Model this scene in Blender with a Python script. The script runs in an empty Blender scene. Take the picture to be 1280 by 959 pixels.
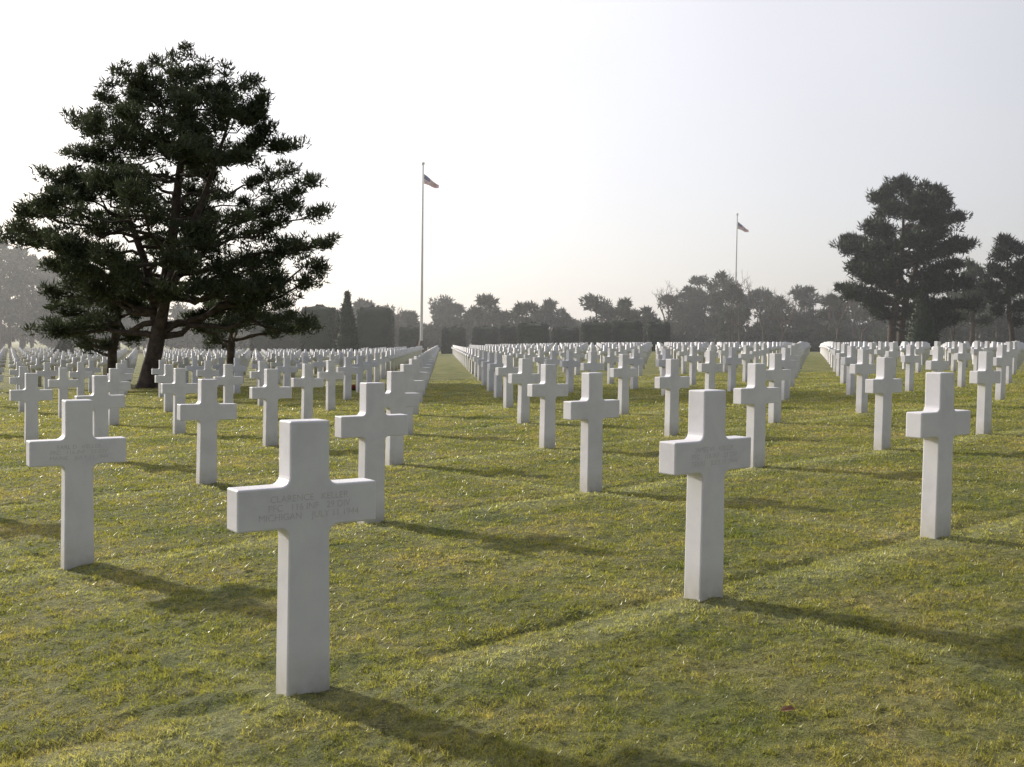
import bpy, math, random
import numpy as np
from mathutils import Vector, Matrix
rng = np.random.default_rng(7)
random.seed(7)
scene = bpy.context.scene
COL = scene.collection
F = 1250.0
H0 = 1.36
FH = F*H0
def yh(px): return 430+0.014*(px-640)

# ------------------------------------------------------------ terrain
def lat(x, y):
    n = ((x+0.0704*y)/H0+0.389)/1.38
    m = (y/FH-0.00227-0.00077*n)/0.0022
    return n, m
def strips(x, y):
    n, m = lat(x, y)
    f1 = m-np.round(m); f2 = (n+m)-np.round(n+m)
    return f1, f2
def vnoise(x, y, s, seed=0):
    r = np.random.default_rng(seed); G = r.random((256, 256))
    X = x*s+1000; Y = y*s+1000; xi = np.floor(X).astype(int); yi = np.floor(Y).astype(int)
    fx = X-xi; fy = Y-yi; fx = fx*fx*(3-2*fx); fy = fy*fy*(3-2*fy)
    a = G[xi % 256, yi % 256]; b = G[(xi+1) % 256, yi % 256]; c = G[xi % 256, (yi+1) % 256]; d = G[(xi+1) % 256, (yi+1) % 256]
    return (a*(1-fx)+b*fx)*(1-fy)+(c*(1-fx)+d*fx)*fy
def terr(x, y, detail=True):
    x = np.asarray(x, float); y = np.asarray(y, float)
    xp = x+0.0704*y
    z = 0.8*np.tanh(0.043*xp/0.8)
    z = z+0.006*np.sin(x*1.3+y*0.4)*np.sin(y*0.9-x*0.3)+0.02*np.sin(x*.31+1)*np.sin(y*.37)
    if detail:
        f1, f2 = strips(x, y)
        fade = np.exp(-(np.hypot(x, y)/30)**2)
        wob = 0.35+0.8*vnoise(x, y, 1.5, 21)
        z = z+fade*wob*(0.009*np.exp(-((f1+0.05)/0.045)**2)-0.028*np.exp(-((f1-0.02)/0.014)**2))
        z = z+fade*wob*(0.006*np.exp(-((f2+.04)/0.04)**2)-0.024*np.exp(-((f2-.01)/0.012)**2))
        z = z+fade*((vnoise(x, y, 7, 1)-.5)*0.016+(vnoise(x, y, 2.2, 2)-.5)*0.012+(vnoise(x, y, 17, 5)-.5)*0.016)
    return z
def strip_val(x, y):
    f1, f2 = strips(x, y)
    nz = vnoise(x, y, 1.7, 3)*0.8+vnoise(x, y, 8, 4)*0.5
    return np.clip((np.exp(-((f1+0.055)/0.05)**2)+0.6*np.exp(-((f2+0.045)/0.035)**2))*nz*1.2, 0, 1)

# ------------------------------------------------------------ materials
def newmat(name):
    m = bpy.data.materials.new(name); m.use_nodes = True
    nt = m.node_tree
    for n in list(nt.nodes): nt.nodes.remove(n)
    out = nt.nodes.new('ShaderNodeOutputMaterial')
    return m, nt, out
def N(nt, t, **kw):
    n = nt.nodes.new(t)
    for k, v in kw.items():
        if k.startswith('i_'): n.inputs[k[2:].replace('_', ' ')].default_value = v
        else: setattr(n, k, v)
    return n
def ramp(nt, stops):
    r = nt.nodes.new('ShaderNodeValToRGB')
    e = r.color_ramp.elements
    while len(e) < len(stops): e.new(0.5)
    for i, (p, c) in enumerate(stops):
        e[i].position = p; e[i].color = (*c, 1)
    return r
def foliage_mat(name, c1, c2, scale, trans=0.25, c3=None):
    m, nt, out = newmat(name)
    g = N(nt, 'ShaderNodeNewGeometry')
    nz = N(nt, 'ShaderNodeTexNoise', i_Scale=scale, i_Detail=4.0, i_Roughness=0.65)
    nt.links.new(g.outputs['Position'], nz.inputs['Vector'])
    st = [(0.32, c1), (0.68, c2)]
    if c3: st = [(0.3, c1), (0.55, c2), (0.75, c3)]
    r = ramp(nt, st)
    nt.links.new(nz.outputs['Fac'], r.inputs[0])
    b = N(nt, 'ShaderNodeBsdfPrincipled', i_Roughness=0.6)
    b.inputs['Specular IOR Level'].default_value = 0.3
    nt.links.new(r.outputs[0], b.inputs['Base Color'])
    t = N(nt, 'ShaderNodeBsdfTranslucent')
    nt.links.new(r.outputs[0], t.inputs[0])
    mx = N(nt, 'ShaderNodeMixShader'); mx.inputs[0].default_value = trans
    nt.links.new(b.outputs[0], mx.inputs[1]); nt.links.new(t.outputs[0], mx.inputs[2])
    nt.links.new(mx.outputs[0], out.inputs[0])
    return m
def solid_mat(name, c, rough=0.6, nscale=6, var=0.2, bump=0.0, metal=0):
    m, nt, out = newmat(name)
    tc = N(nt, 'ShaderNodeTexCoord')
    nz = N(nt, 'ShaderNodeTexNoise', i_Scale=nscale, i_Detail=5.0)
    nt.links.new(tc.outputs['Object'], nz.inputs['Vector'])
    r = ramp(nt, [(0.3, tuple(v*(1-var) for v in c)), (0.7, tuple(min(1, v*(1+var)) for v in c))])
    nt.links.new(nz.outputs['Fac'], r.inputs[0])
    b = N(nt, 'ShaderNodeBsdfPrincipled', i_Roughness=rough, i_Metallic=metal)
    nt.links.new(r.outputs[0], b.inputs['Base Color'])
    if bump:
        bp = N(nt, 'ShaderNodeBump', i_Strength=bump, i_Distance=0.02)
        nt.links.new(nz.outputs['Fac'], bp.inputs['Height'])
        nt.links.new(bp.outputs[0], b.inputs['Normal'])
    nt.links.new(b.outputs[0], out.inputs[0])
    return m

def grass_color(nt):
    g = N(nt, 'ShaderNodeNewGeometry')
    n1 = N(nt, 'ShaderNodeTexNoise', i_Scale=1.1, i_Detail=7.0, i_Roughness=0.75)
    n2 = N(nt, 'ShaderNodeTexNoise', i_Scale=24.0, i_Detail=4.0, i_Roughness=0.8)
    for n in (n1, n2): nt.links.new(g.outputs['Position'], n.inputs['Vector'])
    r1 = ramp(nt, [(0.34, (0.15, 0.185, 0.038)), (0.5, (0.275, 0.275, 0.072)), (0.66, (0.41, 0.355, 0.14))])
    nt.links.new(n1.outputs['Fac'], r1.inputs[0])
    at = N(nt, 'ShaderNodeAttribute', attribute_name='strip')
    ms = N(nt, 'ShaderNodeMix', data_type='RGBA'); ms.inputs[7].default_value = (0.46, 0.46, 0.21, 1)
    sf = N(nt, 'ShaderNodeMath', operation='MULTIPLY'); sf.inputs[1].default_value = 0.8
    nt.links.new(at.outputs['Fac'], sf.inputs[0])
    nt.links.new(sf.outputs[0], ms.inputs[0]); nt.links.new(r1.outputs[0], ms.inputs[6])
    r2 = ramp(nt, [(0.3, (0.30, 0.34, 0.26)), (0.5, (1, 1, 1)), (0.7, (1.5, 1.47, 1.55))])
    nt.links.new(n2.outputs['Fac'], r2.inputs[0])
    mx = N(nt, 'ShaderNodeMix', data_type='RGBA', blend_type='MULTIPLY')
    mx.inputs[0].default_value = 1
    nt.links.new(ms.outputs[2], mx.inputs[6]); nt.links.new(r2.outputs[0], mx.inputs[7])
    return mx.outputs[2], g
def make_ground_mat():
    m, nt, out = newmat('lawn_ground')
    c, g = grass_color(nt)
    b = N(nt, 'ShaderNodeBsdfPrincipled', i_Roughness=0.8)
    dk = N(nt, 'ShaderNodeMix', data_type='RGBA', blend_type='MULTIPLY'); dk.inputs[0].default_value = 1
    dk.inputs[7].default_value = (0.78, 0.8, 0.75, 1)
    nt.links.new(c, dk.inputs[6]); nt.links.new(dk.outputs[2], b.inputs['Base Color'])
    n3 = N(nt, 'ShaderNodeTexNoise', i_Scale=45.0, i_Detail=5.0, i_Roughness=0.75)
    n4 = N(nt, 'ShaderNodeTexNoise', i_Scale=6.0, i_Detail=5.0, i_Roughness=0.7)
    for n in (n3, n4): nt.links.new(g.outputs['Position'], n.inputs['Vector'])
    b1 = N(nt, 'ShaderNodeBump', i_Strength=1.0, i_Distance=0.06)
    b2 = N(nt, 'ShaderNodeBump', i_Strength=0.8, i_Distance=0.12)
    nt.links.new(n3.outputs['Fac'], b1.inputs['Height'])
    nt.links.new(n4.outputs['Fac'], b2.inputs['Height'])
    nt.links.new(b1.outputs[0], b2.inputs['Normal'])
    nt.links.new(b2.outputs[0], b.inputs['Normal'])
    nt.links.new(b.outputs[0], out.inputs[0])
    return m
def make_blade_mat():
    m, nt, out = newmat('grass_blades')
    c, g = grass_color(nt)
    b = N(nt, 'ShaderNodeBsdfPrincipled', i_Roughness=0.36)
    nt.links.new(c, b.inputs['Base Color'])
    t = N(nt, 'ShaderNodeBsdfTranslucent')
    hs = N(nt, 'ShaderNodeMix', data_type='RGBA', blend_type='MULTIPLY'); hs.inputs[0].default_value = 1
    hs.inputs[7].default_value = (1.55, 1.5, 0.95, 1)
    nt.links.new(c, hs.inputs[6]); nt.links.new(hs.outputs[2], t.inputs[0])
    mx = N(nt, 'ShaderNodeMixShader'); mx.inputs[0].default_value = 0.5
    nt.links.new(b.outputs[0], mx.inputs[1]); nt.links.new(t.outputs[0], mx.inputs[2])
    nt.links.new(mx.outputs[0], out.inputs[0])
    return m

def make_marble():
    m, nt, out = newmat('white_marble')
    tc = N(nt, 'ShaderNodeTexCoord')
    oi = N(nt, 'ShaderNodeObjectInfo')
    n1 = N(nt, 'ShaderNodeTexNoise', noise_dimensions='4D', i_Scale=3.0, i_Detail=8.0, i_Roughness=0.65, i_Distortion=0.6)
    nt.links.new(tc.outputs['Object'], n1.inputs['Vector'])
    mu = N(nt, 'ShaderNodeMath', operation='MULTIPLY'); mu.inputs[1].default_value = 40
    nt.links.new(oi.outputs['Random'], mu.inputs[0]); nt.links.new(mu.outputs[0], n1.inputs['W'])
    r = ramp(nt, [(0.3, (0.66, 0.645, 0.69)), (0.5, (0.76, 0.745, 0.785)), (0.7, (0.82, 0.81, 0.83))])
    nt.links.new(n1.outputs['Fac'], r.inputs[0])
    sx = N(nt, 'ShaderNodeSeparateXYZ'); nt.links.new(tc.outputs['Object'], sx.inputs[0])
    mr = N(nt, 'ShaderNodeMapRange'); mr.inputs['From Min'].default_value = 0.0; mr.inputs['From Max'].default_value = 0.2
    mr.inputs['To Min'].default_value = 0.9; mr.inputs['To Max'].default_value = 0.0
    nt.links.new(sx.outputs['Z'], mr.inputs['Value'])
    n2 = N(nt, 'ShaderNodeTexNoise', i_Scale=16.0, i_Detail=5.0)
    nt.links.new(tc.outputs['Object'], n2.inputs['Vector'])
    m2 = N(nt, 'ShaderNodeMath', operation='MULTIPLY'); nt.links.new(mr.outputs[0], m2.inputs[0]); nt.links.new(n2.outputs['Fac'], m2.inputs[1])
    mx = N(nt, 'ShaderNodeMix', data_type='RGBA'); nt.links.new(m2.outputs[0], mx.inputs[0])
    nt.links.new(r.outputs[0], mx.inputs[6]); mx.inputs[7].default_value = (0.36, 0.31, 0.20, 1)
    b = N(nt, 'ShaderNodeBsdfPrincipled', i_Roughness=0.5)
    nt.links.new(mx.outputs[2], b.inputs['Base Color'])
    n3 = N(nt, 'ShaderNodeTexNoise', i_Scale=160.0, i_Detail=3.0)
    nt.links.new(tc.outputs['Object'], n3.inputs['Vector'])
    bp = N(nt, 'ShaderNodeBump', i_Strength=0.15, i_Distance=0.003)
    nt.links.new(n3.outputs['Fac'], bp.inputs['Height']); nt.links.new(bp.outputs[0], b.inputs['Normal'])
    nt.links.new(b.outputs[0], out.inputs[0])
    return m

M_ground = make_ground_mat(); M_blade = make_blade_mat(); M_marble = make_marble()
M_pine = foliage_mat('pine_needles', (0.03, 0.042, 0.025), (0.085, 0.105, 0.05), 1.2, 0.3)
M_far = foliage_mat('distant_foliage', (0.025, 0.038, 0.02), (0.085, 0.095, 0.045), 0.35, 0.15)
M_hedge = foliage_mat('hedge_leaves', (0.014, 0.026, 0.012), (0.035, 0.05, 0.022), 1.0, 0.06)
M_bark = solid_mat('pine_bark', (0.07, 0.052, 0.042), 0.9, 5, 0.5, 0.8)
M_ins = solid_mat('engraving', (0.62, 0.60, 0.61), 0.8, 60, 0.1)
M_pole = solid_mat('painted_pole', (0.72, 0.72, 0.72), 0.4, 2, 0.05)
M_bronze = solid_mat('bronze', (0.08, 0.06, 0.04), 0.5, 4, 0.3, 0, 0.5)
M_red = solid_mat('flag_red', (0.5, 0.06, 0.07), 0.8); M_white = solid_mat('flag_white', (0.8, 0.8, 0.8), 0.8)
M_blue = solid_mat('flag_blue', (0.06, 0.07, 0.22), 0.8)
M_leaf = solid_mat('dead_leaf', (0.16, 0.07, 0.035), 0.8, 20, 0.3)

# ------------------------------------------------------------ mesh helpers
def mesh_from_arrays(name, V, tris, mats, mi=None, smooth=False):
    me = bpy.data.meshes.new(name)
    V = np.asarray(V, np.float32); T = np.asarray(tris, np.int32)
    k = T.shape[1]
    me.vertices.add(len(V)); me.vertices.foreach_set('co', V.ravel())
    me.loops.add(T.size); me.loops.foreach_set('vertex_index', T.ravel())
    me.polygons.add(len(T))
    me.polygons.foreach_set('loop_start', np.arange(0, T.size, k, dtype=np.int32))
    for m in mats: me.materials.append(m)
    if mi is not None: me.polygons.foreach_set('material_index', np.asarray(mi, np.int32))
    if smooth: me.polygons.foreach_set('use_smooth', np.ones(len(T), bool))
    me.update(calc_edges=True); me.validate()
    return me
def set_strip(me, vals):
    a = me.attributes.new('strip', 'FLOAT', 'POINT'); a.data.foreach_set('value', np.asarray(vals, np.float32).ravel())
def add(name, me, loc=(0, 0, 0), parent=None):
    o = bpy.data.objects.new(name, me); o.location = loc; COL.objects.link(o)
    if parent: o.parent = parent
    return o
def tube(pts, rad, sides=8):
    pts = np.array(pts, float); n = len(pts)
    t = np.gradient(pts, axis=0); t /= np.linalg.norm(t, axis=1)[:, None]+1e-9
    V = []
    ref = np.array([0.31, 0.95, 0.02])
    for i in range(n):
        a = np.cross(t[i], ref); a /= np.linalg.norm(a)+1e-9; b = np.cross(t[i], a)
        for s in range(sides):
            th = 2*math.pi*s/sides
            V.append(pts[i]+rad[i]*(a*math.cos(th)+b*math.sin(th)))
    Q = []
    for i in range(n-1):
        for s in range(sides):
            s2 = (s+1) % sides
            Q.append((i*sides+s, i*sides+s2, (i+1)*sides+s2, (i+1)*sides+s))
    return np.array(V), np.array(Q)
class Acc:
    def __init__(s): s.V = []; s.T = []; s.n = 0
    def add(s, V, T): s.V.append(V); s.T.append(np.asarray(T)+s.n); s.n += len(V)
    def get(s): return np.concatenate(s.V), np.concatenate(s.T)
def leaves(C, k, rad, L, W, up=0.5, flat=0.6, out=None):
    C = np.repeat(np.asarray(C, float), k, axis=0); n = len(C)
    if np.ndim(rad): rad = np.repeat(rad, k)[:, None]
    d = rng.normal(size=(n, 3)); d /= np.linalg.norm(d, axis=1)[:, None]
    p = C+d*rad*(rng.random((n, 1))**0.5)*np.array([1, 1, flat])
    a = d*0.7+rng.normal(size=(n, 3))*0.5; a[:, 2] += up
    a /= np.linalg.norm(a, axis=1)[:, None]
    b = np.cross(a, rng.normal(size=(n, 3))); b /= np.linalg.norm(b, axis=1)[:, None]
    s = (0.6+0.8*rng.random((n, 1)))
    V = np.empty((n, 3, 3)); V[:, 0] = p-b*W*s/2; V[:, 1] = p+b*W*s/2; V[:, 2] = p+a*L*s
    return V.reshape(-1, 3), np.arange(3*n).reshape(-1, 3)

# ------------------------------------------------------------ ground sheet
def axis(fine0, fine1, step, lo, hi, grow=1.09):
    a = list(np.arange(fine0, fine1, step)); s = step; v = a[-1]
    while v < hi: s *= grow; v += s; a.append(v)
    s = step; v = a[0]; b = []
    while v > lo: s *= grow; v -= s; b.append(v)
    return np.array(b[::-1]+a)
xs = axis(-10, 10, 0.045, -2500, 2500); ys = axis(0.5, 17, 0.045, -600, 4000)
X, Y = np.meshgrid(xs, ys)
Z = terr(X, Y)+rng.normal(size=X.shape)*0.002
nx, ny = len(xs), len(ys)
idx = np.arange(nx*ny).reshape(ny, nx)
Q = np.stack([idx[:-1, :-1], idx[:-1, 1:], idx[1:, 1:], idx[1:, :-1]], -1).reshape(-1, 4)
me = mesh_from_arrays('lawn', np.stack([X, Y, Z], -1).reshape(-1, 3), Q, [M_ground], smooth=True)
set_strip(me, strip_val(X, Y)*np.exp(-(np.hypot(X, Y)/45)**2))
add('lawn', me)

# ------------------------------------------------------------ grass blades
NB = 760000
dd = np.exp(rng.uniform(math.log(2.0), math.log(36), NB))
xx = rng.uniform(-1, 1, NB)*(0.6*dd+0.6)
cl = 0.45*vnoise(xx, dd, 9, 11)+0.55*vnoise(xx, dd, 26, 12)
tone = cl*2-1
keep = rng.random(NB) < 0.2+1.3*cl
xx = xx[keep]; dd = dd[keep]; tone = tone[keep]; nb = len(xx)
zz = terr(xx, dd)-0.004
sc = np.clip(dd/3, 0.8, 7)
w = 0.0044*sc*rng.uniform(0.7, 1.3, nb)
hgt = rng.uniform(0.006, 0.019, nb)*(1+0.13*(sc-1))*(1+0.9*tone)
hgt[rng.random(nb) < 0.005] *= 1.8
th = rng.uniform(0, 2*math.pi, nb); la = rng.uniform(0, 2*math.pi, nb); lean = rng.uniform(0.2, 1.4, nb)*hgt
V = np.empty((nb, 3, 3))
V[:, 0] = np.stack([xx-np.cos(th)*w/2, dd-np.sin(th)*w/2, zz], 1)
V[:, 1] = np.stack([xx+np.cos(th)*w/2, dd+np.sin(th)*w/2, zz], 1)
V[:, 2] = np.stack([xx+np.cos(la)*lean, dd+np.sin(la)*lean, zz+hgt], 1)
me = mesh_from_arrays('grass', V.reshape(-1, 3), np.arange(3*nb).reshape(-1, 3), [M_blade])
set_strip(me, np.repeat(strip_val(xx, dd), 3))
add('grass', me)

# ------------------------------------------------------------ cross headstone
def cross_mesh(bevel=True, name='grave_cross'):
    H = 1.07; W = 0.578; w = 0.164; wb = 0.182; T = 0.110
    at = H*(1-0.232); ab = H*(1-0.382)
    r = 0.036
    right = [(wb/2, -0.15), (wb/2, 0.0)]
    def arc(cx, cy, a0, a1, k=5):
        return [(cx+r*math.cos(math.radians(a0+(a1-a0)*i/k)), cy+r*math.sin(math.radians(a0+(a1-a0)*i/k))) for i in range(k+1)]
    k = 5 if bevel else 1
    right += arc(w/2+r+.002, ab-r, 180, 90, k)
    right += [(W/2, ab), (W/2, at)]
    right += arc(w/2+r, at+r, 270, 180, k)
    right += [(w/2, H)]
    prof = right+[(-x, y) for x, y in right[::-1]]
    n = len(prof)
    V = [(x, -T/2, y) for x, y in prof]+[(x, T/2, y) for x, y in prof]
    Fc = [tuple(range(n)), tuple(range(2*n-1, n-1, -1))]
    for i in range(n):
        j = (i+1) % n
        Fc.append((j, i, n+i, n+j))
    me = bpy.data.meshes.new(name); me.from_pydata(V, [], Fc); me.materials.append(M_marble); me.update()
    if bevel:
        o = bpy.data.objects.new('tmp', me); COL.objects.link(o)
        b = o.modifiers.new('b', 'BEVEL'); b.width = 0.008; b.segments = 3; b.limit_method = 'ANGLE'; b.angle_limit = math.radians(40)
        dg = bpy.context.evaluated_depsgraph_get()
        me2 = bpy.data.meshes.new_from_object(o.evaluated_get(dg)); bpy.data.objects.remove(o)
        me2.name = name; return me2
    return me
CM = cross_mesh(True); CL = cross_mesh(False, 'grave_cross_low')
PHI = math.radians(36.5)
def P(px, D): return ((px-640)/F*D, D)
tree_spots = [P(196, 36), P(138, 40), P(286, 47), P(1118, 100), P(1262, 102), P(433, 96), P(1150, 92)]
far = Acc(); lowV = np.array([v.co[:] for v in CL.vertices])
CL.calc_loop_triangles(); lowT = np.array([t.vertices[:] for t in CL.loop_triangles])
near_list = []
for n in range(-80, 80):
    for m in range(-90, 100):
        d = FH*(0.00227+0.00077*n+0.0022*m)
        if d < 2.4 or d > 118: continue
        Xp = H0*(-0.389+(1.38 if n > 0 else 1.345 if n == -1 else 1.37)*n); x = Xp-0.0704*d
        if (n, m) == (1, 0): x += 0.005; d -= 0.13
        if (n, m) == (-1, 1): x += 0.04; d += 0.05
        if (n, m) == (2, 0): d -= 0.06; x -= 0.02
        if abs(x) > 0.62*d+9: continue
        if any(math.hypot(x-a, d-b) < 1.6 for a, b in tree_spots): continue
        z = float(terr(x, d, False))
        if math.hypot(x, d) < 42:
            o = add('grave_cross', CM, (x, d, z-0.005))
            o.rotation_euler = (random.gauss(0, .005), random.gauss(0, .005), PHI+random.gauss(0, .015))
            near_list.append((n, m, o))
        else:
            a = PHI+random.gauss(0, .012); c, s = math.cos(a), math.sin(a)
            R = np.array([[c, -s, 0], [s, c, 0], [0, 0, 1]])
            far.add(lowV@R.T+np.array([x, d, z]), lowT)
V, T = far.get()
add('distant_grave_crosses', mesh_from_arrays('distant_grave_crosses', V, T, [M_marble]))

names = [("CLARENCE", "MICHIGAN"), ("HAROLD J", "OHIO"), ("JAMES W", "TEXAS"), ("ROBERT E", "NEW YORK"), ("WALTER F", "IOWA"), ("JOHN L", "KANSAS"), ("EARL D", "MAINE")]
near_list.sort(key=lambda t: t[2].location.y)
front = min(near_list, key=lambda t: abs(t[0])+abs(t[1])); near_list.remove(front); near_list.insert(0, front)
for i, (n, m, o) in enumerate(near_list[:14]):
    a, b = names[i % len(names)]
    cu = bpy.data.curves.new('inscription', 'FONT')
    cu.body = a+"   KELLER\nPFC   116 INF   29 DIV\n"+b+"    JULY 11 1944"
    cu.size = 0.036; cu.align_x = 'CENTER'; cu.align_y = 'CENTER'; cu.space_line = 0.95
    t = bpy.data.objects.new('inscription', cu); COL.objects.link(t)
    dg = bpy.context.evaluated_depsgraph_get()
    me = bpy.data.meshes.new_from_object(t.evaluated_get(dg)); bpy.data.objects.remove(t)
    me.materials.clear(); me.materials.append(M_ins)
    t = add('inscription', me, (0, -0.0556, 1.07*0.693), o)
    t.rotation_euler = (math.pi/2, 0, 0)

# ------------------------------------------------------------ trees
def pine(name, base, scale, prof, bx, by, stems, nl=60, seed=1, clump=0.38, kt=42, L=0.24, W=0.05, twigs=12, mat=None, flat=0.6, inner=0, extra=()):
    rs = np.random.default_rng(seed)
    ysx = np.array([p[0] for p in prof], float)
    zl = (by-ysx)*scale; o = np.argsort(zl)
    zl = zl[o]; lf = (np.array([p[1] for p in prof])[o]-bx)*scale; rt = (np.array([p[2] for p in prof])[o]-bx)*scale
    wood = Acc(); C = []; R = []
    SP = []
    for st in stems:
        pts = np.array([[(a-bx)*scale, dp, (by-b)*scale] for a, b, r, dp in st]); rr = np.array([s[2] for s in st])
        pts[0, 2] = min(pts[0, 2], -0.3) if st[0][1] >= by-3 else pts[0, 2]
        tt = np.linspace(0, 1, len(pts)); t2 = np.linspace(0, 1, 22)
        sm = np.stack([np.interp(t2, tt, pts[:, i]) for i in range(3)], 1)
        sm[1:-1] += rs.normal(size=(20, 3))*0.04*scale/0.028*np.array([1, 1, 0])
        for _ in range(2): sm[1:-1] = (sm[:-2]+2*sm[1:-1]+sm[2:])/4
        r2 = np.interp(t2, tt, rr); r2[0] *= 1.35; r2[1] *= 1.1
        wood.add(*tube(sm, r2, 10)); SP.append((sm, r2))
    zmin, zmax = zl[0], zl[-1]
    maxhw = np.max((rt-lf)/2)
    ends = []
    for i in range(nl):
        u = (i+rs.random())/nl
        z = zmin+(zmax-zmin)*u**0.85
        az = i*2.39996+rs.normal()*0.3
        c, s = math.cos(az), math.sin(az)
        le, ri = np.interp(z, zl, lf), np.interp(z, zl, rt)
        mid = (le+ri)/2; hw = (ri-le)/2
        rad = hw*rs.uniform(0.70, 1.04)
        ends.append((np.array([mid+c*rad, s*rad, z+rs.normal()*0.15]), c, s, rad))
    for (ex, ey, dp) in extra:
        e = np.array([(ex-bx)*scale, dp, (by-ey)*scale]); h = math.hypot(e[0], e[1])
        ends.append((e, e[0]/h, e[1]/h, h*0.9))
    for end, c, s, rad in ends:
        z = end[2]
        sm, r2 = SP[rs.integers(len(SP))] if len(SP) > 1 else SP[0]
        za = z-rad*rs.uniform(0.1, 0.5)
        za = min(max(za, zmin*0.6), sm[-1, 2]*0.97)
        j = int(np.argmin(abs(sm[:, 2]-za))); A = sm[j]; ra = r2[j]
        npt = 9; t = np.linspace(0, 1, npt)[:, None]
        L0 = A*(1-t)+end*t
        L0[:, 2:3] += np.sin(t*math.pi)*rs.uniform(-0.09, 0.05)*rad
        L0[1:-1] += rs.normal(size=(npt-2, 3))*0.03*rad
        wood.add(*tube(L0, np.linspace(min(ra*0.5, 0.04+0.028*rad), 0.015, npt), 6))
        ntw = max(4, int(twigs*rad/maxhw*1.2))
        for k in range(ntw):
            tt = rs.uniform(0.25, 1.0)**0.65
            q = np.array([np.interp(tt, t[:, 0], L0[:, a]) for a in range(3)])
            side = rs.choice([-1, 1]); ln = min(rad, maxhw*.8)*rs.uniform(0.08, 0.34)*(1.15-tt*0.7)
            dv = np.array([c*0.6-side*s*0.8, s*0.6+side*c*0.8, rs.uniform(0.0, 0.7)]); dv /= np.linalg.norm(dv)
            e = q+dv*ln
            wood.add(*tube(np.array([q, (q+e)/2+[0, 0, -0.02], e]), [0.022, 0.016, 0.01], 4))
            for f in (0.55, 1.0):
                C.append(q+(e-q)*f+rs.normal(size=3)*0.1); R.append(clump*rs.uniform(0.4, 1.1))
        C.append(end); R.append(clump*.8)
    for i in range(inner):
        z = zmin+(zmax-zmin)*rs.uniform(0.05, 0.97)
        le, ri = np.interp(z, zl, lf), np.interp(z, zl, rt); a = rs.uniform(0, 6.28); q = rs.uniform(0.1, 0.85)**0.6*(ri-le)/2
        C.append(np.array([(le+ri)/2+q*math.cos(a), q*math.sin(a), z])); R.append(clump*rs.uniform(0.8, 1.3))
    C = np.array(C); R = np.array(R)
    fv, ft = leaves(C, kt, R, L, W, up=0.6, flat=flat)
    wv, wt = wood.get()
    wt3 = np.concatenate([wt[:, [0, 1, 2]], wt[:, [0, 2, 3]]])
    V = np.concatenate([wv, fv]); T = np.concatenate([wt3, ft+len(wv)])
    mi = np.concatenate([np.zeros(len(wt3)), np.ones(len(ft))])
    z = float(terr(base[0], base[1], False))
    return add(name, mesh_from_arrays(name, V, T, [M_bark, mat or M_pine], mi), (base[0], base[1], z))

big = [(76, 222, 262), (84, 200, 285), (98, 178, 308), (115, 152, 320), (135, 128, 338), (160, 118, 354), (185, 100, 360), (212, 98, 378), (235, 95, 385), (250, 80, 385), (265, 65, 388), (280, 50, 395), (295, 45, 400), (320, 62, 400), (345, 80, 395), (370, 95, 335), (388, 115, 300)]
ext = [(22, 285, .5), (28, 292, -.6), (48, 262, .8), (58, 300, -.3), (84, 188, .4), (82, 225, -.8), (108, 148, 0), (118, 140, .8), (148, 108, -.3), (195, 80, .4), (225, 74, -.3), (262, 74, .3), (290, 84, -.3), (318, 98, .3), (338, 128, -.4), (372, 178, .2),
       (398, 222, .3), (412, 262, -.5), (418, 298, .4), (414, 330, -.3), (405, 345, .6), (60, 330, .9), (75, 365, 0), (60, 412, .3), (80, 420, -.2), (385, 400, .4)]
stems = [[(190, 482, .34, 0), (203, 430, .27, 0), (210, 370, .23, .2), (228, 260, .16, .2), (240, 150, .09, 0), (244, 80, .03, 0)],
         [(205, 420, .2, 0), (225, 350, .16, -.5), (265, 260, .11, -.6), (300, 150, .04, -.5)],
         [(205, 400, .18, 0), (185, 330, .14, .5), (150, 240, .09, .8), (135, 170, .03, .8)]]
b = P(196, 36)
pine('pine_tree', b, 36/F, big, 205, 482, stems, nl=92, seed=3, clump=0.37, kt=46, W=0.05, L=0.19, twigs=14, flat=0.6, inner=40, extra=ext)
pine('pine_tree', P(138, 40), 40/F, [(330, 90, 170), (360, 70, 180), (385, 60, 185), (410, 55, 170), (425, 70, 110)], 138, 470,
     [[(136, 470, .2, 0), (142, 420, .17, 0), (150, 380, .14, 0), (140, 330, .05, 0)]], nl=18, seed=5, twigs=8, L=.2)
pine('pine_tree', P(286, 47), 47/F, [(330, 270, 330), (350, 250, 350), (375, 235, 385), (395, 240, 415), (408, 250, 400)], 288, 460,
     [[(288, 460, .2, 0), (290, 420, .17, 0), (300, 380, .12, 0), (300, 330, .04, 0)]], nl=24, seed=6, twigs=12, L=.2)
rt = [(216, 1108, 1130), (226, 1092, 1160), (240, 1082, 1180), (270, 1074, 1190), (292, 1056, 1202), (315, 1056, 1198), (335, 1066, 1188), (350, 1056, 1192), (370, 1078, 1195), (385, 1098, 1170)]
rex = [(1048, 298, 0), (1212, 292, 0), (1206, 296, 1), (1083, 232, 0), (1190, 262, 0), (1048, 350, .5), (1055, 360, -.5), (1205, 345, 0), (1215, 370, 0), (1200, 385, 1), (1120, 214, 0), (1175, 236, 0), (1064, 320, 1)]
pine('pine_tree', P(1118, 100), 100/F, rt, 1118, 432,
     [[(1112, 432, .45, 0), (1114, 390, .36, 0), (1122, 340, .26, 0), (1125, 230, .06, 0)], [(1124, 432, .4, .5), (1130, 380, .3, .5), (1150, 300, .18, .6), (1165, 240, .05, 0)]],
     nl=60, seed=9, clump=0.8, kt=44, L=0.42, W=0.13, twigs=12, flat=0.75, inner=40, extra=rex, mat=M_hedge)
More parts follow.
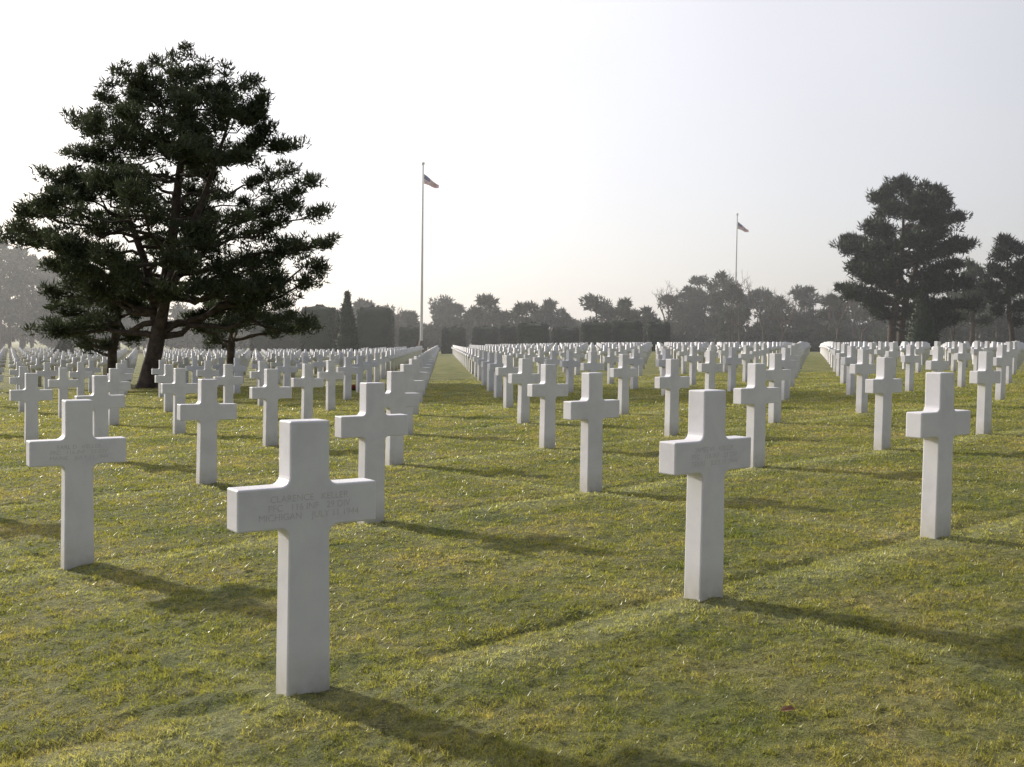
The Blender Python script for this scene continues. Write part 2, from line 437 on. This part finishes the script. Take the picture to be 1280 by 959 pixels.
pine('pine_tree', P(1262, 102), 102/F, [(294, 1245, 1262), (310, 1235, 1275), (330, 1236, 1290), (350, 1225, 1285), (375, 1240, 1300), (395, 1235, 1275)], 1262, 440,
     [[(1268, 440, .3, 0), (1262, 400, .25, 0), (1255, 350, .16, 0), (1252, 300, .05, 0)]], nl=26, seed=11, clump=0.75, kt=40, L=0.45, W=0.13, twigs=7, flat=0.8, mat=M_hedge)
pine('pine_tree', P(1212, 118), 118/F, [(328, 1205, 1222), (345, 1198, 1232), (370, 1192, 1238), (395, 1195, 1235)], 1212, 440,
     [[(1214, 440, .3, 0), (1213, 400, .25, 0), (1212, 335, .06, 0)]], nl=18, seed=13, clump=0.8, kt=40, L=0.45, W=0.15, twigs=6, flat=0.8)

# distant trees (one mass)
acc = Acc(); wacc = Acc()
def blob_tree(px, top, D, wpx, sd, kk=150):
    rs = np.random.default_rng(sd)
    x, y = P(px, D); zt = H0+(yh(px)-top)*D/F; zb = 0.0; w = wpx*D/F
    nb = rs.integers(10, 16); C = []; R = []
    for i in range(nb):
        u = rs.uniform(0.2, 0.93); rr = w*0.5*math.sqrt(max(0.08, 1-((u-0.5)/0.55)**2))
        a = rs.uniform(0, 6.28); q = rs.uniform(0.2, 0.85)*rr
        C.append((x+q*math.cos(a), y+q*math.sin(a), zb+u*(zt-zb))); R.append(w*rs.uniform(0.12, 0.25))
    C.append((x+rs.normal()*w*.08, y, zt-w*0.13)); R.append(w*0.13)
    acc.add(*leaves(np.array(C), kk, np.array(R), 0.65, 0.3, up=0.4, flat=0.75))
    wacc.add(*tube(np.array([[x, y, -0.5], [x+rs.normal()*.2, y, zt*0.4], [x, y, zt*0.85]]), [0.3, 0.22, 0.05], 5))
line = [(440, 385), (462, 378), (482, 384), (510, 390), (540, 374), (568, 380), (598, 371), (625, 386), (655, 378), (685, 375), (712, 392), (742, 368), (768, 374), (798, 384), (828, 368), (852, 358), (872, 345), (893, 340), (915, 356), (942, 362), (975, 378), (1003, 358), (1032, 368), (1060, 372), (1095, 380), (1130, 378), (1165, 372), (1195, 362), (1218, 352), (1245, 360), (1290, 335), (1330, 320), (1380, 310), (1430, 320)]
k = 100
for px, tp in line:
    for j in range(2):
        k += 1
        blob_tree(px+random.uniform(-9, 9)+j*14, tp+j*random.uniform(5, 18), random.uniform(150, 185)+j*12, random.uniform(38, 56), k)
left = [(-120, 290), (-70, 300), (-30, 295), (5, 300), (35, 308), (62, 322), (90, 342), (118, 356), (150, 368), (185, 380), (215, 385), (250, 388), (285, 392), (320, 390), (355, 392), (390, 392), (420, 392)]
for px, tp in left:
    for j in range(3):
        k += 1
        blob_tree(px+random.uniform(-10, 10)+j*12, tp+j*12, random.uniform(150, 175)+j*10, random.uniform(44, 66), k)
for i in range(150):
    px = random.uniform(-150, 1450); k += 1
    blob_tree(px, random.uniform(404, 418), random.uniform(155, 195), random.uniform(30, 45), k, 110)
fv, ft = acc.get(); wv, wt = wacc.get()
wt3 = np.concatenate([wt[:, [0, 1, 2]], wt[:, [0, 2, 3]]])
add('distant_tree_line', mesh_from_arrays('distant_tree_line', np.concatenate([wv, fv]), np.concatenate([wt3, ft+len(wv)]), [M_bark, M_far],
    np.concatenate([np.zeros(len(wt3)), np.ones(len(ft))])))

def bare_tree(px, top, D, sd, spread=0.5):
    rs = np.random.default_rng(sd); w = Acc()
    Ht = H0+(yh(px)-top)*D/F
    def grow(p, d, ln, r, lv):
        n = 4; pts = [p]
        for i in range(n):
            d = d+rs.normal(size=3)*0.13; d[2] += 0.05; d /= np.linalg.norm(d); pts.append(pts[-1]+d*ln/n)
        w.add(*tube(np.array(pts), np.linspace(r, r*0.6, n+1), 5 if lv < 2 else 3))
        if lv >= 5: return
        for i in range(rs.integers(2, 4)):
            dd2 = d+rs.normal(size=3)*spread; dd2[2] += 0.1; dd2 /= np.linalg.norm(dd2)
            grow(pts[-1] if i < 2 else pts[3], dd2, ln*rs.uniform(0.62, 0.82), r*0.6, lv+1)
    grow(np.zeros(3), np.array([0, 0, 1.0]), Ht*0.3, 0.24, 0)
    V, T = w.get(); V[:, 2] *= Ht/V[:, 2].max()
    x, y = P(px, D)
    add('bare_tree', mesh_from_arrays('bare_tree', V, T, [M_bark]), (x, y, 0.0))
for i, (px, tp, D) in enumerate([(925, 338, 142), (955, 346, 145), (972, 360, 143), (832, 350, 145), (1040, 346, 143), (1075, 360, 145), (1190, 375, 120), (500, 380, 145)]):
    bare_tree(px, tp, D, 40+i)

def clipped_hedge(px0, px1, top, D, depth=3.0, rnd=0.12, name='clipped_hedge'):
    x0, x1 = P(px0, D)[0], P(px1, D)[0]; zt = H0+(yh(px0)-top)*D/F
    cx = (x0+x1)/2; hx = (x1-x0)/2; z0 = float(terr(cx, D, False))
    n = 26; u = np.linspace(0, 2*math.pi, 48, endpoint=False); V = []; hh = zt-z0
    vs = np.linspace(0, 1, n)
    e = 0.28
    for v in vs:
        zf = v; s = 1.0-0.04*v
        if v > 1-rnd: q = (v-(1-rnd))/rnd; s *= max(0.02, (1-q**3.0))**0.5
        cu = np.cos(u); su = np.sin(u)
        X = np.sign(cu)*abs(cu)**e*hx*s; Yv = np.sign(su)*abs(su)**e*depth/2*s
        V.append(np.stack([X, Yv, np.full_like(X, zf*hh-0.1*(v == 0))], 1))
    V = np.concatenate(V); V += rng.normal(size=V.shape)*0.05
    Qd = []
    for i in range(n-1):
        for j in range(48): Qd.append((i*48+j, i*48+(j+1) % 48, (i+1)*48+(j+1) % 48, (i+1)*48+j))
    Qd = np.array(Qd); T = np.concatenate([Qd[:, [0, 1, 2]], Qd[:, [0, 2, 3]]])
    lv, lt = leaves(V, 6, 0.1, 0.16, 0.1, up=0.2, flat=1)
    add(name, mesh_from_arrays(name, np.concatenate([V, lv]), np.concatenate([T, lt+len(V)]), [M_hedge]), (cx, D, z0))
for a in [(447, 490, 384, 112), (378, 420, 383, 102), (316, 343, 404, 116), (347, 376, 407, 120), (258, 284, 409, 112), (553, 580, 410, 126), (591, 621, 409, 128), (625, 644, 408, 125), (647, 684, 404, 120), (727, 761, 403, 119), (765, 800, 401, 120), (808, 834, 403, 122), (500, 524, 409, 126), (690, 721, 410, 126)]:
    clipped_hedge(*a)
def cone(px, wpx, top, bot, D):
    x, y = P(px, D); s = D/F; z0 = float(terr(x, y, False)); hh = H0+(yh(px)-top)*s-z0; r0 = wpx*s/2
    V = []; n = 24; k = 20
    for i in range(n):
        v = i/(n-1); r = r0*(1-v**1.5)*(1 if v > .06 else .85)+0.03
        for j in range(k): V.append((r*math.cos(j*6.2832/k), r*math.sin(j*6.2832/k), v*hh))
    V = np.array(V)+rng.normal(size=(n*k, 3))*0.04
    Qd = np.array([(i*k+j, i*k+(j+1) % k, (i+1)*k+(j+1) % k, (i+1)*k+j) for i in range(n-1) for j in range(k)])
    T = np.concatenate([Qd[:, [0, 1, 2]], Qd[:, [0, 2, 3]]])
    lv, lt = leaves(V, 6, 0.12, 0.28, 0.12, up=0.9, flat=1)
    add('cypress_tree', mesh_from_arrays('cypress_tree', np.concatenate([V, lv]), np.concatenate([T, lt+len(V)]), [M_hedge]), (x, y, z0))
cone(433, 28, 368, 442, 92); cone(1150, 42, 358, 427, 92); cone(80, 26, 425, 450, 90)

# ------------------------------------------------------------ flagpoles
def flagpole(px, top, D):
    x, y = P(px, D); z0 = float(terr(x, y, False)); Ht = H0+(yh(px)-top)*D/F-z0
    e = bpy.data.objects.new('flagpole', None); e.location = (x, y, z0); COL.objects.link(e)
    zz = np.linspace(0, Ht-0.3, 12)
    V, Qd = tube(np.stack([zz*0, zz*0, zz], 1), np.linspace(0.19, 0.08, 12), 16)
    add('pole', mesh_from_arrays('pole', V, Qd, [M_pole], smooth=True), parent=e)
    pr = [(0.0, 0.75), (0.25, 0.75), (0.3, 0.6), (0.7, 0.5), (1.0, 0.34), (1.5, 0.28), (1.7, 0.21)]
    V, Qd = tube(np.array([[0, 0, p[0]] for p in pr]), [p[1] for p in pr], 20)
    add('bronze_base', mesh_from_arrays('bronze_base', V, Qd, [M_bronze]), parent=e)
    th = np.linspace(0.02, math.pi-0.02, 10)
    V, Qd = tube(np.stack([th*0, th*0, Ht-0.15-0.2*np.cos(th)], 1), 0.2*np.sin(th), 14)
    add('finial', mesh_from_arrays('finial', V, Qd, [M_pole], smooth=True), parent=e)
    nu, nv = 30, 13; FL = 2.3; HO = 1.15
    V = []
    for j in range(nv+1):
        for i in range(nu+1):
            u = i/nu; v = j/nv
            V.append((0.12+FL*u*0.78, 0.25*math.sin(u*9+v*1.5)*u, Ht-1.35-HO*v*(1-0.65*u)-FL*0.58*u**0.9+0.05*math.sin(u*7)))
    Fq = []; mi = []
    for j in range(nv):
        for i in range(nu):
            a = j*(nu+1)+i; Fq.append((a, a+1, a+nu+2, a+nu+1))
            mi.append(2 if (i < nu*0.4 and j < 7) else (0 if j % 2 == 0 else 1))
    add('flag', mesh_from_arrays('flag', V, Fq, [M_red, M_white, M_blue], mi, True), parent=e)
flagpole(526, 205, 120)
flagpole(917, 268, 165)

def bouquet(px, d):
    x = (px-640)/F*d; z = float(terr(x, d, False))
    C = np.array([[0, 0, 0.1]]); V, T = leaves(C, 40, np.array([0.09]), 0.05, 0.04, up=0.3, flat=0.7)
    V2, T2 = leaves(np.array([[0, 0, 0.04]]), 60, np.array([0.1]), 0.12, 0.03, up=0.5, flat=0.5)
    add('flower_bouquet', mesh_from_arrays('flower_bouquet', np.concatenate([V, V2]), np.concatenate([T, T2+len(V)]), [M_red, M_hedge], [0]*40+[1]*60), (x, d, z))
bouquet(441, 30)
me = bpy.data.meshes.new('fallen_leaf')
me.from_pydata([(-.026, 0, 0), (-.012, -.018, .006), (.018, -.015, .012), (.03, 0, .006), (.014, .016, .016), (-.014, .015, .01)], [], [(0, 1, 2, 3), (0, 3, 4, 5)])
me.materials.append(M_leaf); lx, ly = 0.98, 3.45; add('fallen_leaf', me, (lx, ly, float(terr(lx, ly))+0.02))

# ------------------------------------------------------------ mist bank lying over the far end of the cemetery
bm_v = [(x, y, z) for x in (-420, 420) for y in (52, 420) for z in (-6, 24)]
me = bpy.data.meshes.new('morning_mist')
me.from_pydata(bm_v, [], [(0, 1, 3, 2), (4, 6, 7, 5), (0, 4, 5, 1), (2, 3, 7, 6), (0, 2, 6, 4), (1, 5, 7, 3)])
m, nt, out = newmat('mist')
vs = N(nt, 'ShaderNodeVolumeScatter', i_Density=0.0017, i_Anisotropy=0.5); vs.inputs['Color'].default_value = (0.93, 0.95, 1, 1)
nt.links.new(vs.outputs[0], out.inputs['Volume'])
me.materials.append(m); add('morning_mist', me)

# ------------------------------------------------------------ light
saz = math.radians(50); sel = math.radians(24)
sd = Vector((-math.sin(saz)*math.cos(sel), math.cos(saz)*math.cos(sel), math.sin(sel)))
sun = bpy.data.lights.new('sun', 'SUN'); sun.energy = 4.0; sun.angle = math.radians(1.6); sun.color = (1, 0.93, 0.78)
so = bpy.data.objects.new('sun', sun); COL.objects.link(so); so.location = (-40, 40, 40)
so.rotation_euler = sd.to_track_quat('Z', 'Y').to_euler()
w = bpy.data.worlds.new("World"); scene.world = w; w.use_nodes = True; nt = w.node_tree
for n in list(nt.nodes): nt.nodes.remove(n)
out = nt.nodes.new('ShaderNodeOutputWorld')
sky = N(nt, 'ShaderNodeTexSky', sky_type='NISHITA', sun_disc=False, sun_elevation=sel, sun_rotation=-saz, dust_density=2.0, air_density=1.0)
b1 = N(nt, 'ShaderNodeBackground', i_Strength=0.05); nt.links.new(sky.outputs[0], b1.inputs[0])
tc = N(nt, 'ShaderNodeTexCoord')
dot = N(nt, 'ShaderNodeVectorMath', operation='DOT_PRODUCT'); dot.inputs[1].default_value = sd
nt.links.new(tc.outputs['Generated'], dot.inputs[0])
mr = N(nt, 'ShaderNodeMapRange'); mr.inputs['From Min'].default_value = -0.3; mr.inputs['From Max'].default_value = 0.75
mr.inputs['To Min'].default_value = 0.16; mr.inputs['To Max'].default_value = 0.88
nt.links.new(dot.outputs['Value'], mr.inputs['Value'])
nz = N(nt, 'ShaderNodeTexNoise', i_Scale=1.6, i_Detail=4.0); nt.links.new(tc.outputs['Generated'], nz.inputs['Vector'])
mr2 = N(nt, 'ShaderNodeMapRange'); mr2.inputs['From Min'].default_value = 0.3; mr2.inputs['From Max'].default_value = 0.7
mr2.inputs['To Min'].default_value = 0.92; mr2.inputs['To Max'].default_value = 1.08
nt.links.new(nz.outputs['Fac'], mr2.inputs['Value'])
mu = N(nt, 'ShaderNodeMath', operation='MULTIPLY'); nt.links.new(mr.outputs[0], mu.inputs[0]); nt.links.new(mr2.outputs[0], mu.inputs[1])
b2 = N(nt, 'ShaderNodeBackground'); b2.inputs[0].default_value = (1.0, 0.955, 0.97, 1); nt.links.new(mu.outputs[0], b2.inputs[1])
ad = N(nt, 'ShaderNodeAddShader'); nt.links.new(b1.outputs[0], ad.inputs[0]); nt.links.new(b2.outputs[0], ad.inputs[1])
nt.links.new(ad.outputs[0], out.inputs[0])

# ------------------------------------------------------------ camera
cam = bpy.data.cameras.new('camera'); cam.sensor_width = 36; cam.lens = 36*F/1280; cam.clip_end = 6000; cam.clip_start = 0.05
co = bpy.data.objects.new('camera', cam); COL.objects.link(co); co.location = (0, 0, H0)
Rm = Matrix.Rotation(math.radians(90-2.27), 4, 'X') @ Matrix.Rotation(math.radians(0.8), 4, 'Z')
co.rotation_euler = Rm.to_euler()
scene.camera = co
scene.view_settings.view_transform = 'Standard'; scene.view_settings.look = 'None'; scene.view_settings.exposure = 0
